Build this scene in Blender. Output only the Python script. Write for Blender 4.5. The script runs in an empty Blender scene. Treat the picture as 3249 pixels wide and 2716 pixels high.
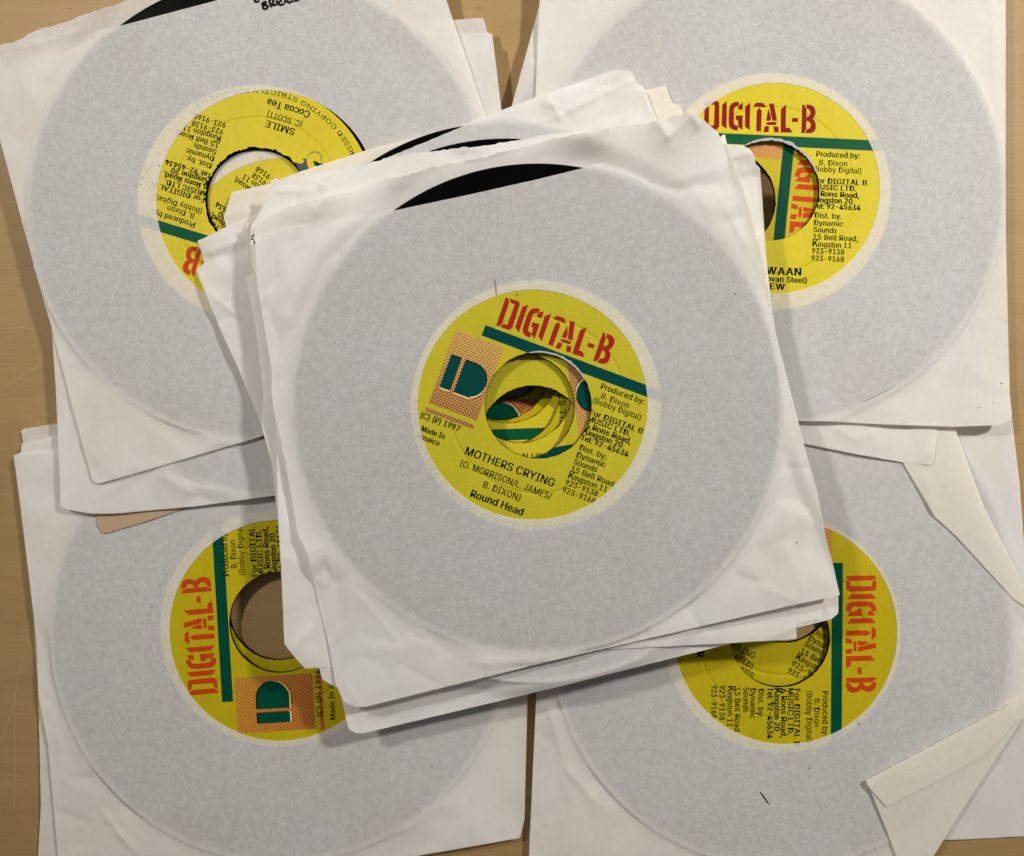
import bpy, math, random
import numpy as np
from mathutils import Vector
from mathutils.geometry import delaunay_2d_cdt, tessellate_polygon

random.seed(7)
rng = np.random.RandomState(11)
MM = 0.001
scene = bpy.context.scene
COL = scene.collection

# ------------------------------------------------------------------ camera
H = 361.6                       # camera height over the table, mm
FPX = 1624.5 / math.tan(math.radians(29.0))
cam = bpy.data.cameras.new('camera')
cam.angle = math.radians(58.0)
cam.clip_start = 0.01
cam.clip_end = 20.0
cam_o = bpy.data.objects.new('camera', cam)
cam_o.location = (0, 0, H * MM)
COL.objects.link(cam_o)
scene.camera = cam_o

# ------------------------------------------------------------------ light
world = bpy.data.worlds.new('World')
scene.world = world
world.use_nodes = True
bg = world.node_tree.nodes['Background']
_nt = world.node_tree
_g = _nt.nodes.new('ShaderNodeTexCoord')
_sx = _nt.nodes.new('ShaderNodeSeparateXYZ')
_nt.links.new(_g.outputs['Generated'], _sx.inputs[0])
_r1 = _nt.nodes.new('ShaderNodeMapRange')        # the room behind the photographer is dim
_r1.inputs['From Min'].default_value = -0.8; _r1.inputs['From Max'].default_value = 0.7
_r1.inputs['To Min'].default_value = 0.04; _r1.inputs['To Max'].default_value = 0.31
_nt.links.new(_sx.outputs['Y'], _r1.inputs['Value'])
_r2 = _nt.nodes.new('ShaderNodeMapRange')        # straight up is the phone and the hands
_r2.inputs['From Min'].default_value = 0.80; _r2.inputs['From Max'].default_value = 0.98
_r2.inputs['To Min'].default_value = 1.0; _r2.inputs['To Max'].default_value = 0.35
_nt.links.new(_sx.outputs['Z'], _r2.inputs['Value'])
_m = _nt.nodes.new('ShaderNodeMath'); _m.operation = 'MULTIPLY'
_nt.links.new(_r1.outputs[0], _m.inputs[0]); _nt.links.new(_r2.outputs[0], _m.inputs[1])
bg.inputs['Color'].default_value = (1.0, 0.97, 0.93, 1)
_nt.links.new(_m.outputs[0], bg.inputs['Strength'])


def ceiling_lamp(name, loc, aim, power, size, color, size_y=None):
    d = bpy.data.lights.new(name, 'AREA')
    d.energy = power
    d.shape = 'RECTANGLE'
    d.size = size
    d.size_y = size_y or size
    d.color = color
    o = bpy.data.objects.new(name, d)
    o.location = loc
    d.spread = math.radians(68)              # beam narrowed so its fade stands in for the photographer's soft shadow
    o.rotation_euler = (Vector(loc) - Vector(aim)).to_track_quat('Z', 'Y').to_euler()
    COL.objects.link(o)


ceiling_lamp('ceiling_lamp', (-0.56, 0.45, 0.84), (-0.08, 0.19, 0), 0.84, 0.075, (1.0, 0.96, 0.90))
ceiling_lamp('ceiling_lamp.001', (0.62, 0.45, 0.83), (0.18, 0.11, 0), 1.30, 0.075, (1.0, 0.96, 0.90))

scene.view_settings.view_transform = 'Standard'
scene.view_settings.look = 'None'
scene.view_settings.gamma = 1.0
scene.view_settings.exposure = 0.0
scene.view_settings.use_curve_mapping = False
scene.render.engine = 'CYCLES'
cy = scene.cycles
cy.max_bounces = 12
cy.diffuse_bounces = 8
cy.glossy_bounces = 4
cy.transmission_bounces = 6
cy.use_denoising = True
cy.caustics_reflective = False
cy.caustics_refractive = False


# ------------------------------------------------------------------ helpers
def W(px, py, z):
    """A point of the traced outline, laid out at its own height z (mm)."""
    s = (H - z) / FPX
    return ((px - 1624.5) * s, -(py - 1358.0) * s)


def tag(o, label=None, cat=None, group=None, kind=None):
    if label: o['label'] = label
    if cat: o['category'] = cat
    if group: o['group'] = group
    if kind: o['kind'] = kind
    return o


def empty(name, x, y, z, label, cat, group=None):
    o = bpy.data.objects.new(name, None)
    o.empty_display_size = 0.01
    o.location = (x * MM, y * MM, z * MM)
    COL.objects.link(o)
    return tag(o, label, cat, group)


def link_mesh(name, verts, faces, mats, parent=None, midx=None, uvs=None, smooth=True):
    """verts in mm, world space."""
    me = bpy.data.meshes.new(name)
    v = np.asarray(verts, dtype=float)
    r = parent
    off = np.zeros(3)
    while r is not None:
        off += np.array(r.location) / MM
        r = r.parent
    v = (v - off) * MM
    me.from_pydata([tuple(p) for p in v], [], [tuple(int(i) for i in f) for f in faces])
    if not isinstance(mats, (list, tuple)): mats = [mats]
    for m in mats: me.materials.append(m)
    if midx is not None:
        me.polygons.foreach_set('material_index', list(midx))
    if smooth:
        me.polygons.foreach_set('use_smooth', [True] * len(me.polygons))
    if uvs is not None:
        ul = me.uv_layers.new(name='UVMap')
        for lp in me.loops:
            ul.data[lp.index].uv = uvs[lp.vertex_index]
    me.update()
    o = bpy.data.objects.new(name, me)
    COL.objects.link(o)
    if parent is not None: o.parent = parent
    return o


def vnoise(x, y, seed=0):
    """value noise, vectorised, range -1..1"""
    xi = np.floor(x).astype(np.int64); yi = np.floor(y).astype(np.int64)
    fx = x - xi; fy = y - yi
    fx = fx * fx * fx * (fx * (fx * 6 - 15) + 10); fy = fy * fy * fy * (fy * (fy * 6 - 15) + 10)

    def hsh(a, b):
        n = (a * 374761393 + b * 668265263 + seed * 974711) & 0x7fffffff
        n = ((n ^ (n >> 13)) * 1274126177) & 0x7fffffff
        return ((n ^ (n >> 16)) & 0xffff) / 32767.5 - 1.0
    a = hsh(xi, yi); b = hsh(xi + 1, yi); c = hsh(xi, yi + 1); d = hsh(xi + 1, yi + 1)
    return (a * (1 - fx) + b * fx) * (1 - fy) + (c * (1 - fx) + d * fx) * fy


def sstep(a, b, x):
    t = np.clip((x - a) / (b - a), 0, 1)
    return t * t * (3 - 2 * t)


def seg_dist(P, A, B):
    d = B - A
    L2 = max(float(d @ d), 1e-9)
    t = np.clip(((P - A) @ d) / L2, 0, 1)
    q = A + t[:, None] * d
    return np.hypot(P[:, 0] - q[:, 0], P[:, 1] - q[:, 1]), t


def poly_dist(P, poly):
    out = np.full(len(P), 1e9)
    n = len(poly)
    for i in range(n):
        dd, _ = seg_dist(P, poly[i], poly[(i + 1) % n])
        out = np.minimum(out, dd)
    return out


def in_poly(P, poly):
    x, y = P[:, 0], P[:, 1]
    inside = np.zeros(len(P), bool)
    n = len(poly)
    j = n - 1
    for i in range(n):
        xi, yi = poly[i]; xj, yj = poly[j]
        c = ((yi > y) != (yj > y)) & (x < (xj - xi) * (y - yi) / (yj - yi + 1e-12) + xi)
        inside ^= c
        j = i
    return inside


# ------------------------------------------------------------------ materials
def mat_new(name):
    m = bpy.data.materials.new(name)
    m.use_nodes = True
    nt = m.node_tree
    for n in list(nt.nodes): nt.nodes.remove(n)
    out = nt.nodes.new('ShaderNodeOutputMaterial')
    return m, nt, out


def N(nt, t, **kw):
    n = nt.nodes.new(t)
    for k, v in kw.items():
        if k in n.inputs: n.inputs[k].default_value = v
        else: setattr(n, k, v)
    return n


def paper_mat(name, refl, trans, thin=0.42, mottle=0.10, seed=0.0):
    """Thin uncoated paper: part of the light is scattered back, part goes through."""
    m, nt, out = mat_new(name)
    L = nt.links.new
    tc = N(nt, 'ShaderNodeTexCoord')
    mp = N(nt, 'ShaderNodeMapping'); mp.inputs['Location'].default_value = (seed, seed * 1.7, 0)
    L(tc.outputs['Object'], mp.inputs['Vector'])
    n1 = N(nt, 'ShaderNodeTexNoise', Scale=1500.0, Detail=3.0, Roughness=0.6)
    n2 = N(nt, 'ShaderNodeTexNoise', Scale=400.0, Detail=6.0, Roughness=0.78)
    n3 = N(nt, 'ShaderNodeTexNoise', Scale=28.0, Detail=3.0, Roughness=0.55)
    for n in (n1, n2, n3): L(mp.outputs['Vector'], n.inputs['Vector'])
    a = N(nt, 'ShaderNodeMath', operation='ADD')
    L(n1.outputs['Fac'], a.inputs[0]); L(n2.outputs['Fac'], a.inputs[1])
    fac = N(nt, 'ShaderNodeMapRange')
    fac.inputs['From Min'].default_value = 0.55; fac.inputs['From Max'].default_value = 1.45
    fac.inputs['To Min'].default_value = thin - mottle; fac.inputs['To Max'].default_value = thin + mottle
    L(a.outputs[0], fac.inputs['Value'])
    # slight yellowing in patches
    ramp = N(nt, 'ShaderNodeMapRange')
    ramp.inputs['From Min'].default_value = 0.35; ramp.inputs['From Max'].default_value = 0.7
    L(n3.outputs['Fac'], ramp.inputs['Value'])
    mc = N(nt, 'ShaderNodeMix', data_type='RGBA')
    mc.inputs['A'].default_value = (*refl, 1)
    mc.inputs['B'].default_value = (refl[0] * 0.98, refl[1] * 0.958, refl[2] * 0.915, 1)
    L(ramp.outputs['Result'], mc.inputs['Factor'])
    fib = N(nt, 'ShaderNodeMapRange')
    fib.inputs['From Min'].default_value = 0.7; fib.inputs['From Max'].default_value = 1.3
    fib.inputs['To Min'].default_value = 1.0; fib.inputs['To Max'].default_value = 0.955
    L(a.outputs[0], fib.inputs['Value'])
    tone = N(nt, 'ShaderNodeMix', data_type='RGBA', blend_type='MULTIPLY')
    tone.inputs['Factor'].default_value = 1.0
    L(mc.outputs['Result'], tone.inputs['A']); L(fib.outputs['Result'], tone.inputs['B'])
    bmp = N(nt, 'ShaderNodeBump', Strength=0.25, Distance=0.00015)
    L(n1.outputs['Fac'], bmp.inputs['Height'])
    d = N(nt, 'ShaderNodeBsdfDiffuse', Roughness=0.3)
    t = N(nt, 'ShaderNodeBsdfTranslucent', Color=(*trans, 1))
    L(tone.outputs['Result'], d.inputs['Color'])
    L(bmp.outputs['Normal'], d.inputs['Normal'])
    mx = N(nt, 'ShaderNodeMixShader')
    L(fac.outputs['Result'], mx.inputs['Fac'])
    L(d.outputs[0], mx.inputs[1]); L(t.outputs[0], mx.inputs[2])
    L(mx.outputs[0], out.inputs['Surface'])
    return m


def plain_mat(name, col, rough=0.6, noise=0.06, scale=300.0, spec=0.05):
    m, nt, out = mat_new(name)
    L = nt.links.new
    p = N(nt, 'ShaderNodeBsdfPrincipled')
    p.inputs['Roughness'].default_value = rough
    p.inputs['Specular IOR Level'].default_value = spec
    tc = N(nt, 'ShaderNodeTexCoord')
    n1 = N(nt, 'ShaderNodeTexNoise', Scale=scale, Detail=4.0, Roughness=0.6)
    L(tc.outputs['Object'], n1.inputs['Vector'])
    mc = N(nt, 'ShaderNodeMix', data_type='RGBA')
    mc.inputs['A'].default_value = (*[c * (1 - noise * 2) for c in col], 1)
    mc.inputs['B'].default_value = (*[min(1, c * (1 + noise * 2)) for c in col], 1)
    L(n1.outputs['Fac'], mc.inputs['Factor'])
    L(mc.outputs['Result'], p.inputs['Base Color'])
    L(p.outputs[0], out.inputs['Surface'])
    return m


def label_mat(name, col):
    m, nt, out = mat_new(name)
    L = nt.links.new
    p = N(nt, 'ShaderNodeBsdfPrincipled')
    p.inputs['Roughness'].default_value = 0.5
    p.inputs['Specular IOR Level'].default_value = 0.14
    tc = N(nt, 'ShaderNodeTexCoord')
    n1 = N(nt, 'ShaderNodeTexNoise', Scale=700.0, Detail=5.0, Roughness=0.6)
    n2 = N(nt, 'ShaderNodeTexNoise', Scale=55.0, Detail=4.0, Roughness=0.6)
    L(tc.outputs['Object'], n1.inputs['Vector']); L(tc.outputs['Object'], n2.inputs['Vector'])
    mc = N(nt, 'ShaderNodeMix', data_type='RGBA')
    mc.inputs['A'].default_value = (col[0] * 0.74, col[1] * 0.76, col[2] * 0.8, 1)
    mc.inputs['B'].default_value = (*[min(1, c * 1.22) for c in col], 1)
    ad = N(nt, 'ShaderNodeMath', operation='ADD')
    ml = N(nt, 'ShaderNodeMath', operation='MULTIPLY'); ml.inputs[1].default_value = 0.5
    L(n1.outputs['Fac'], ad.inputs[0]); L(n2.outputs['Fac'], ad.inputs[1])
    L(ad.outputs[0], ml.inputs[0]); L(ml.outputs[0], mc.inputs['Factor'])
    L(mc.outputs['Result'], p.inputs['Base Color'])
    b = N(nt, 'ShaderNodeBump', Strength=0.25, Distance=0.0002)
    L(n1.outputs['Fac'], b.inputs['Height'])
    # ring pressed into the label by the stamper
    uv = N(nt, 'ShaderNodeUVMap', uv_map='UVMap')
    sx = N(nt, 'ShaderNodeSeparateXYZ'); L(uv.outputs['UV'], sx.inputs[0])
    s1 = N(nt, 'ShaderNodeMath', operation='SUBTRACT'); s1.inputs[1].default_value = 31.8
    s2 = N(nt, 'ShaderNodeMath', operation='ABSOLUTE')
    s3 = N(nt, 'ShaderNodeMapRange'); s3.interpolation_type = 'SMOOTHSTEP'
    s3.inputs['From Min'].default_value = 0.2; s3.inputs['From Max'].default_value = 0.95
    L(sx.outputs['X'], s1.inputs[0]); L(s1.outputs[0], s2.inputs[0]); L(s2.outputs[0], s3.inputs['Value'])
    b2 = N(nt, 'ShaderNodeBump', Strength=0.6, Distance=0.00028)
    L(s3.outputs['Result'], b2.inputs['Height']); L(b.outputs['Normal'], b2.inputs['Normal'])
    L(b2.outputs['Normal'], p.inputs['Normal'])
    L(p.outputs[0], out.inputs['Surface'])
    return m


def halftone_mat(name, ground, dot):
    m, nt, out = mat_new(name)
    L = nt.links.new
    p = N(nt, 'ShaderNodeBsdfPrincipled')
    p.inputs['Roughness'].default_value = 0.55
    uv = N(nt, 'ShaderNodeUVMap', uv_map='UVMap')
    mp = N(nt, 'ShaderNodeMapping')
    mp.inputs['Rotation'].default_value = (0, 0, math.radians(45))
    mp.inputs['Scale'].default_value = (1 / 0.86, 1 / 0.86, 1)
    L(uv.outputs['UV'], mp.inputs['Vector'])
    fr = N(nt, 'ShaderNodeVectorMath', operation='FRACTION')
    L(mp.outputs['Vector'], fr.inputs[0])
    sb = N(nt, 'ShaderNodeVectorMath', operation='SUBTRACT'); sb.inputs[1].default_value = (0.5, 0.5, 0)
    L(fr.outputs['Vector'], sb.inputs[0])
    ln = N(nt, 'ShaderNodeVectorMath', operation='LENGTH')
    L(sb.outputs['Vector'], ln.inputs[0])
    sx = N(nt, 'ShaderNodeSeparateXYZ'); L(uv.outputs['UV'], sx.inputs[0])
    rr = N(nt, 'ShaderNodeMapRange')
    rr.inputs['From Min'].default_value = 14; rr.inputs['From Max'].default_value = -15
    rr.inputs['To Min'].default_value = 0.31; rr.inputs['To Max'].default_value = 0.46
    L(sx.outputs['Y'], rr.inputs['Value'])
    lt = N(nt, 'ShaderNodeMath', operation='LESS_THAN')
    L(ln.outputs['Value'], lt.inputs[0]); L(rr.outputs['Result'], lt.inputs[1])
    mc = N(nt, 'ShaderNodeMix', data_type='RGBA')
    mc.inputs['A'].default_value = (*ground, 1); mc.inputs['B'].default_value = (*dot, 1)
    L(lt.outputs[0], mc.inputs['Factor'])
    L(mc.outputs['Result'], p.inputs['Base Color'])
    L(p.outputs[0], out.inputs['Surface'])
    return m


def vinyl_mat():
    m, nt, out = mat_new('black_vinyl')
    L = nt.links.new
    p = N(nt, 'ShaderNodeBsdfPrincipled')
    p.inputs['Base Color'].default_value = (0.002, 0.002, 0.002, 1)
    p.inputs['Roughness'].default_value = 0.28
    p.inputs['Specular IOR Level'].default_value = 0.02
    uv = N(nt, 'ShaderNodeUVMap', uv_map='UVMap')
    w = N(nt, 'ShaderNodeTexWave', Scale=1.0, Distortion=0.0)
    w.bands_direction = 'X'
    mp = N(nt, 'ShaderNodeMapping'); mp.inputs['Scale'].default_value = (1.3, 0, 0)
    L(uv.outputs['UV'], mp.inputs['Vector']); L(mp.outputs['Vector'], w.inputs['Vector'])
    b = N(nt, 'ShaderNodeBump', Strength=0.2, Distance=0.00005)
    L(w.outputs['Fac'], b.inputs['Height']); L(b.outputs['Normal'], p.inputs['Normal'])
    L(p.outputs[0], out.inputs['Surface'])
    return m


def wood_mat():
    m, nt, out = mat_new('maple_veneer')
    L = nt.links.new
    p = N(nt, 'ShaderNodeBsdfPrincipled')
    p.inputs['Roughness'].default_value = 0.5
    p.inputs['Specular IOR Level'].default_value = 0.22
    tc = N(nt, 'ShaderNodeTexCoord')

    def stretched(sx, sy, detail, rough, dist=0.0):
        mp = N(nt, 'ShaderNodeMapping'); mp.inputs['Scale'].default_value = (sx, sy, 1)
        n = N(nt, 'ShaderNodeTexNoise', Scale=1.0, Detail=detail, Roughness=rough, Distortion=dist)
        L(tc.outputs['Object'], mp.inputs['Vector']); L(mp.outputs['Vector'], n.inputs['Vector'])
        return n
    a = stretched(9, 75, 6, 0.6, 0.3)
    b = stretched(45, 900, 4, 0.65)
    c = stretched(4, 11, 3, 0.5)
    cr = N(nt, 'ShaderNodeValToRGB')
    e = cr.color_ramp.elements
    e[0].position = 0.28; e[0].color = (0.295, 0.180, 0.070, 1)
    e[1].position = 0.72; e[1].color = (0.425, 0.278, 0.122, 1)
    s1 = N(nt, 'ShaderNodeMath', operation='MULTIPLY'); s1.inputs[1].default_value = 0.45
    s2 = N(nt, 'ShaderNodeMath', operation='MULTIPLY_ADD'); s2.inputs[1].default_value = 0.33
    s3 = N(nt, 'ShaderNodeMath', operation='MULTIPLY_ADD'); s3.inputs[1].default_value = 0.22
    L(a.outputs['Fac'], s1.inputs[0])
    L(b.outputs['Fac'], s2.inputs[0]); L(s1.outputs[0], s2.inputs[2])
    L(c.outputs['Fac'], s3.inputs[0]); L(s2.outputs[0], s3.inputs[2])
    L(s3.outputs[0], cr.inputs['Fac'])
    L(cr.outputs['Color'], p.inputs['Base Color'])
    bm = N(nt, 'ShaderNodeBump', Strength=0.3, Distance=0.0001)
    L(b.outputs['Fac'], bm.inputs['Height']); L(bm.outputs['Normal'], p.inputs['Normal'])
    L(p.outputs[0], out.inputs['Surface'])
    return m


M = {}
M['white'] = paper_mat('white_paper', (0.962, 0.962, 0.964), (0.955, 0.94, 0.915), 0.45, 0.105, 0.0)
M['thin'] = paper_mat('thin_white_paper', (0.955, 0.955, 0.957), (0.945, 0.93, 0.905), 0.51, 0.10, 0.17)
M['warm'] = paper_mat('warm_white_paper', (0.962, 0.958, 0.952), (0.955, 0.93, 0.875), 0.455, 0.11, 0.31)
M['cream'] = paper_mat('cream_paper', (0.955, 0.935, 0.875), (0.93, 0.87, 0.74), 0.40, 0.10, 0.57)
M['tan'] = paper_mat('kraft_paper', (0.62, 0.46, 0.30), (0.5, 0.32, 0.17), 0.18, 0.04, 0.83)
M['ivory'] = paper_mat('ivory_paper', (0.90, 0.84, 0.72), (0.85, 0.74, 0.55), 0.30, 0.05, 0.93)
M['vinyl'] = vinyl_mat()
M['wood'] = wood_mat()
M['ink'] = plain_mat('black_ink', (0.008, 0.007, 0.007), 0.5)
M['print'] = plain_mat('dark_print', (0.007, 0.034, 0.020), 0.55)
M['torn'] = plain_mat('torn_paper_fibre', (0.42, 0.43, 0.41), 0.9, 0.2, 1500)
M['grime'] = plain_mat('bare_grey_core', (0.085, 0.085, 0.09), 0.8, 0.25, 900)
M['hair'] = plain_mat('grey_hair_line', (0.22, 0.215, 0.20), 0.7)

INKS = {
    'teal': dict(yellow=(0.50, 0.430, 0.018), green=(0.001, 0.052, 0.045), red=(0.33, 0.018, 0.014)),
    'crimson': dict(yellow=(0.62, 0.505, 0.016), green=(0.004, 0.085, 0.036), red=(0.235, 0.009, 0.010)),
    'orange': dict(yellow=(0.50, 0.395, 0.006), green=(0.001, 0.065, 0.036), red=(0.52, 0.055, 0.008)),
    'gold': dict(yellow=(0.62, 0.50, 0.020), green=(0.001, 0.078, 0.036), red=(0.46, 0.050, 0.010)),
}
for k, c in INKS.items():
    c['m_yellow'] = label_mat(k + '_label_yellow', c['yellow'])
    c['m_green'] = plain_mat(k + '_label_green', c['green'], 0.45)
    c['m_red'] = plain_mat(k + '_label_red', c['red'], 0.5)
    c['m_dots'] = halftone_mat(k + '_halftone', (0.66, 0.41, 0.085) if k in ('teal', 'crimson') else (0.60, 0.30, 0.028), tuple(0.5 * v for v in c['red']) if k in ('teal', 'crimson') else (0.34, 0.035, 0.004))
M['edge_red'] = plain_mat('emblem_edge_red', (0.36, 0.03, 0.012), 0.5)
M['edge_cream'] = plain_mat('emblem_edge_cream', (0.76, 0.66, 0.25), 0.5)


# ------------------------------------------------------------------ the table
tv = []
table = link_mesh('table_top', [(-700, -550, 0), (700, -550, 0), (700, 550, 0), (-700, 550, 0)],
                  [(0, 1, 2, 3)], M['wood'], smooth=False)
tag(table, kind='structure')


# ------------------------------------------------------------------ paper sheets
def subdivide(pts, step, jag=0.0, seed=1):
    """closed outline (px) cut into pieces of about step px; jag = ragged edge in px"""
    r = random.Random(seed)
    out = []
    n = len(pts)
    for i in range(n):
        a = pts[i]; b = pts[(i + 1) % n]
        j = a[2] if len(a) > 2 else jag
        L = math.hypot(b[0] - a[0], b[1] - a[1])
        k = max(1, int(round(L / step)))
        nx, ny = (-(b[1] - a[1]) / max(L, 1e-6), (b[0] - a[0]) / max(L, 1e-6))
        for q in range(k):
            t = q / k
            d = r.uniform(-1, 1) * j if q else 0
            out.append((a[0] + (b[0] - a[0]) * t + nx * d, a[1] + (b[1] - a[1]) * t + ny * d))
    return out


def round_corners(pts, rad):
    """cut every sharp corner with a small arc of rad px; keeps third entries"""
    out = []
    n = len(pts)
    for i in range(n):
        p = np.array(pts[i - 1][:2], float); c = np.array(pts[i][:2], float); q = np.array(pts[(i + 1) % n][:2], float)
        a = p - c; b = q - c
        la, lb = np.linalg.norm(a), np.linalg.norm(b)
        cosang = (a @ b) / (la * lb + 1e-9)
        if cosang > -0.75 and min(la, lb) > rad * 2.2:
            a = a / la * rad; b = b / lb * rad
            for t in (0, 0.33, 0.67, 1):
                w = c + a * (1 - t) ** 2 + b * t ** 2
                out.append((float(w[0]), float(w[1]), *pts[i][2:]))
        else:
            out.append(tuple(pts[i]))
    return out


CR = 3.6                        # how sharp the creases stand up


class Sheet:
    """One sheet of paper: outline traced in px, height given by a function."""

    def __init__(self, outline, z0, rim=None, zf=None, ze=None, hole=None, droop=0.0, bumps=(), creases=(), hinges=(),
                 wrinkle=(0.12, 0.05), pleat=0.0, cell=3.0, jag=0.0, seed=1, step=22, corner=9, floor=None, crumple=0):
        self.floor = floor
        self.z0, self.rim, self.zf, self.ze = z0, rim, zf, ze
        self.droop, self.wr, self.pleat, self.seed = droop, wrinkle, pleat, seed
        zr = zf if zf is not None else z0
        if corner: outline = round_corners(outline, corner)
        px = subdivide(outline, step, jag, seed)
        self.rimc = None
        if rim is not None: self.rimc = np.array(W(rim[0], rim[1], zr))
        self.bumps = [(np.array(W(b[0], b[1], zr)), b[2], b[3]) for b in bumps]
        self.creases = [(np.array(W(c[0], c[1], zr)), np.array(W(c[2], c[3], zr)), c[4], c[5]) for c in creases]
        self.hinges = [(np.array(W(c[0], c[1], zr)), np.array(W(c[2], c[3], zr)), c[4]) for c in hinges]
        if crumple:
            rc = random.Random(seed * 7 + 3)
            for _ in range(crumple):
                q = px[rc.randrange(len(px))]
                c0 = np.array(W(q[0], q[1], zr))
                a = rc.uniform(0, 2 * math.pi); Ln = rc.uniform(9, 42)
                c0 = c0 + np.array((rc.uniform(-7, 7), rc.uniform(-7, 7)))
                dv_ = np.array((math.cos(a), math.sin(a))) * Ln / 2
                self.creases.append((c0 - dv_, c0 + dv_, rc.choice((-1, 1)) * rc.uniform(0.06, 0.30) * (1.3 if crumple > 18 else 0.55), rc.uniform(0.8, 2.6)))
            for _ in range(crumple // 3):
                q = px[rc.randrange(len(px))]
                c0 = np.array(W(q[0], q[1], zr)) + np.array((rc.uniform(-6, 6), rc.uniform(-6, 6)))
                a = rc.uniform(0, 2 * math.pi); Ln = rc.uniform(14, 50)
                dv_ = np.array((math.cos(a), math.sin(a))) * Ln / 2
                self.hinges.append((c0 - dv_, c0 + dv_, rc.choice((-1, 1)) * rc.uniform(0.08, 0.30) * (1.0 if crumple > 18 else 0.5)))
        self.poly = None
        P = np.array([W(p[0], p[1], z0) for p in px])
        self.poly = P
        for _ in range(3):
            z = self.h(P)
            P = np.array([W(p[0], p[1], zz) for p, zz in zip(px, z)])
            self.poly = P
        self.holes = []
        for hx, hy, hr, hj in (hole or []):
            hz = zr
            c = np.array(W(hx, hy, hz))
            n = 120
            rr = random.Random(seed + 5)
            self.holes.append(np.array([(c[0] + (hr + rr.uniform(-1, 1) * hj) * math.cos(2 * math.pi * i / n),
                                         c[1] + (hr + rr.uniform(-1, 1) * hj) * math.sin(2 * math.pi * i / n)) for i in range(n)]))
        self.cell = cell

    def h(self, P):
        P = np.asarray(P, float)
        x, y = P[:, 0], P[:, 1]
        s = self.seed
        if self.rimc is not None:
            dx, dy = x - self.rimc[0], y - self.rimc[1]
            r = np.hypot(dx, dy); th = np.arctan2(dy, dx)
            dr = np.maximum(r - 88.6, 0)
        else:
            dr = np.zeros(len(P)); th = np.zeros(len(P)); r = dr
        if self.zf is not None:
            de = poly_dist(P, self.poly)
            t = dr / (dr + de + 1.2)
            z = self.ze + (self.zf - self.ze) * (0.35 * (1 - t) ** 1.5 + 0.65 * np.exp(-dr / 1.4) * np.maximum(1 - t, 0) ** 0.3)
            free = sstep(-2.0, 8.0, r - 87.6) if self.rimc is not None else 1.0
            flat = 0.06 + 0.94 * free
        else:
            z = np.full(len(P), float(self.z0))
            flat = 0.06 + 0.94 * (sstep(-2, 8, r - 87.6) if self.rimc is not None else 1.0)
        z = z - self.droop * sstep(3, 42, dr)
        a1, a2 = self.wr
        n = a1 * vnoise(x / 23.0 + 5.1 * s, y / 23.0, s) + a2 * vnoise(x / 7.0, y / 7.0 + 3.3 * s, s + 1)
        rdg = 1 - np.abs(vnoise(x / 31.0 + 1.3 * s, y / 31.0, s + 2)) * 3.0
        n = n + a1 * 0.9 * np.maximum(rdg, 0)
        z = z + n * flat
        if self.pleat:
            w = np.sin(th * 15 + 3.0 * vnoise(th * 3 + s, th * 0 + s, s)) * vnoise(th * 4 + s, th * 0, s + 4)
            z = z + self.pleat * w * sstep(0, 7, dr)
        for A, B, sl in self.hinges:
            dd = B - A
            L2 = float(dd @ dd)
            tt = ((P - A) @ dd) / L2
            q = ((P[:, 0] - A[0]) * dd[1] - (P[:, 1] - A[1]) * dd[0]) / math.sqrt(L2)
            z = z + sl * np.clip(-q, 0, 7) * sstep(-0.15, 0.1, tt) * sstep(1.15, 0.9, tt)
        for A, B, hh, ww in self.creases:
            d, t = seg_dist(P, A, B)
            z = z + CR * hh * np.exp(-d / (ww * 1.15)) * np.clip(4 * np.minimum(t, 1 - t) + 0.25, 0, 1)
        bm = sstep(0.5, 10, r - 87.6) if self.rimc is not None else 1.0
        for c, rad, lift in self.bumps:
            d2 = ((x - c[0]) ** 2 + (y - c[1]) ** 2) / (rad * rad)
            z = z + lift * np.exp(-d2) * (bm if (self.zf is None or lift < 0) else 1.0)
        if self.rimc is not None:
            lid = (self.zf - 0.03) if self.zf is not None else None
            rise = sstep(87.5, 96.0, r)            # the sheet is held down on the record and comes free beyond its rim
            if lid is not None:
                z = np.where(r < 89.2, np.maximum(z, lid), z)
                top = lid + 0.12
            else:
                top = self.z0 + 0.08
            z = np.where(z > top, top + (z - top) * rise, z)
        if self.floor is not None:
            z = np.maximum(z, self.floor.h(P) + 0.15)
        return z

    def z_at_px(self, px, py):
        z = self.zf if self.zf is not None else self.z0
        for _ in range(4):
            p = np.array([W(px, py, z)])
            z = float(self.h(p)[0])
        return z

    def build(self, name, mat, parent):
        c = self.cell
        lo = self.poly.min(0); hi = self.poly.max(0)
        gx = np.arange(lo[0], hi[0], c); gy = np.arange(lo[1], hi[1], c * 0.866)
        pts = []
        for j, yy in enumerate(gy):
            xs = gx + (c / 2 if j % 2 else 0)
            pts.append(np.stack([xs, np.full_like(xs, yy)], 1))
        G = np.concatenate(pts)
        G = G + rng.uniform(-0.12, 0.12, G.shape) * c
        if self.rimc is not None and c < 2.5:
            q = max(1, int(round(3.0 / c)))
            ii = np.concatenate([np.arange(len(gx)) for _ in gy]); jj = np.concatenate([np.full(len(gx), j) for j in range(len(gy))])
            rr = np.hypot(G[:, 0] - self.rimc[0], G[:, 1] - self.rimc[1])
            G = G[(rr > 85.5) | ((ii % q == 0) & (jj % q == 0))]
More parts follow.
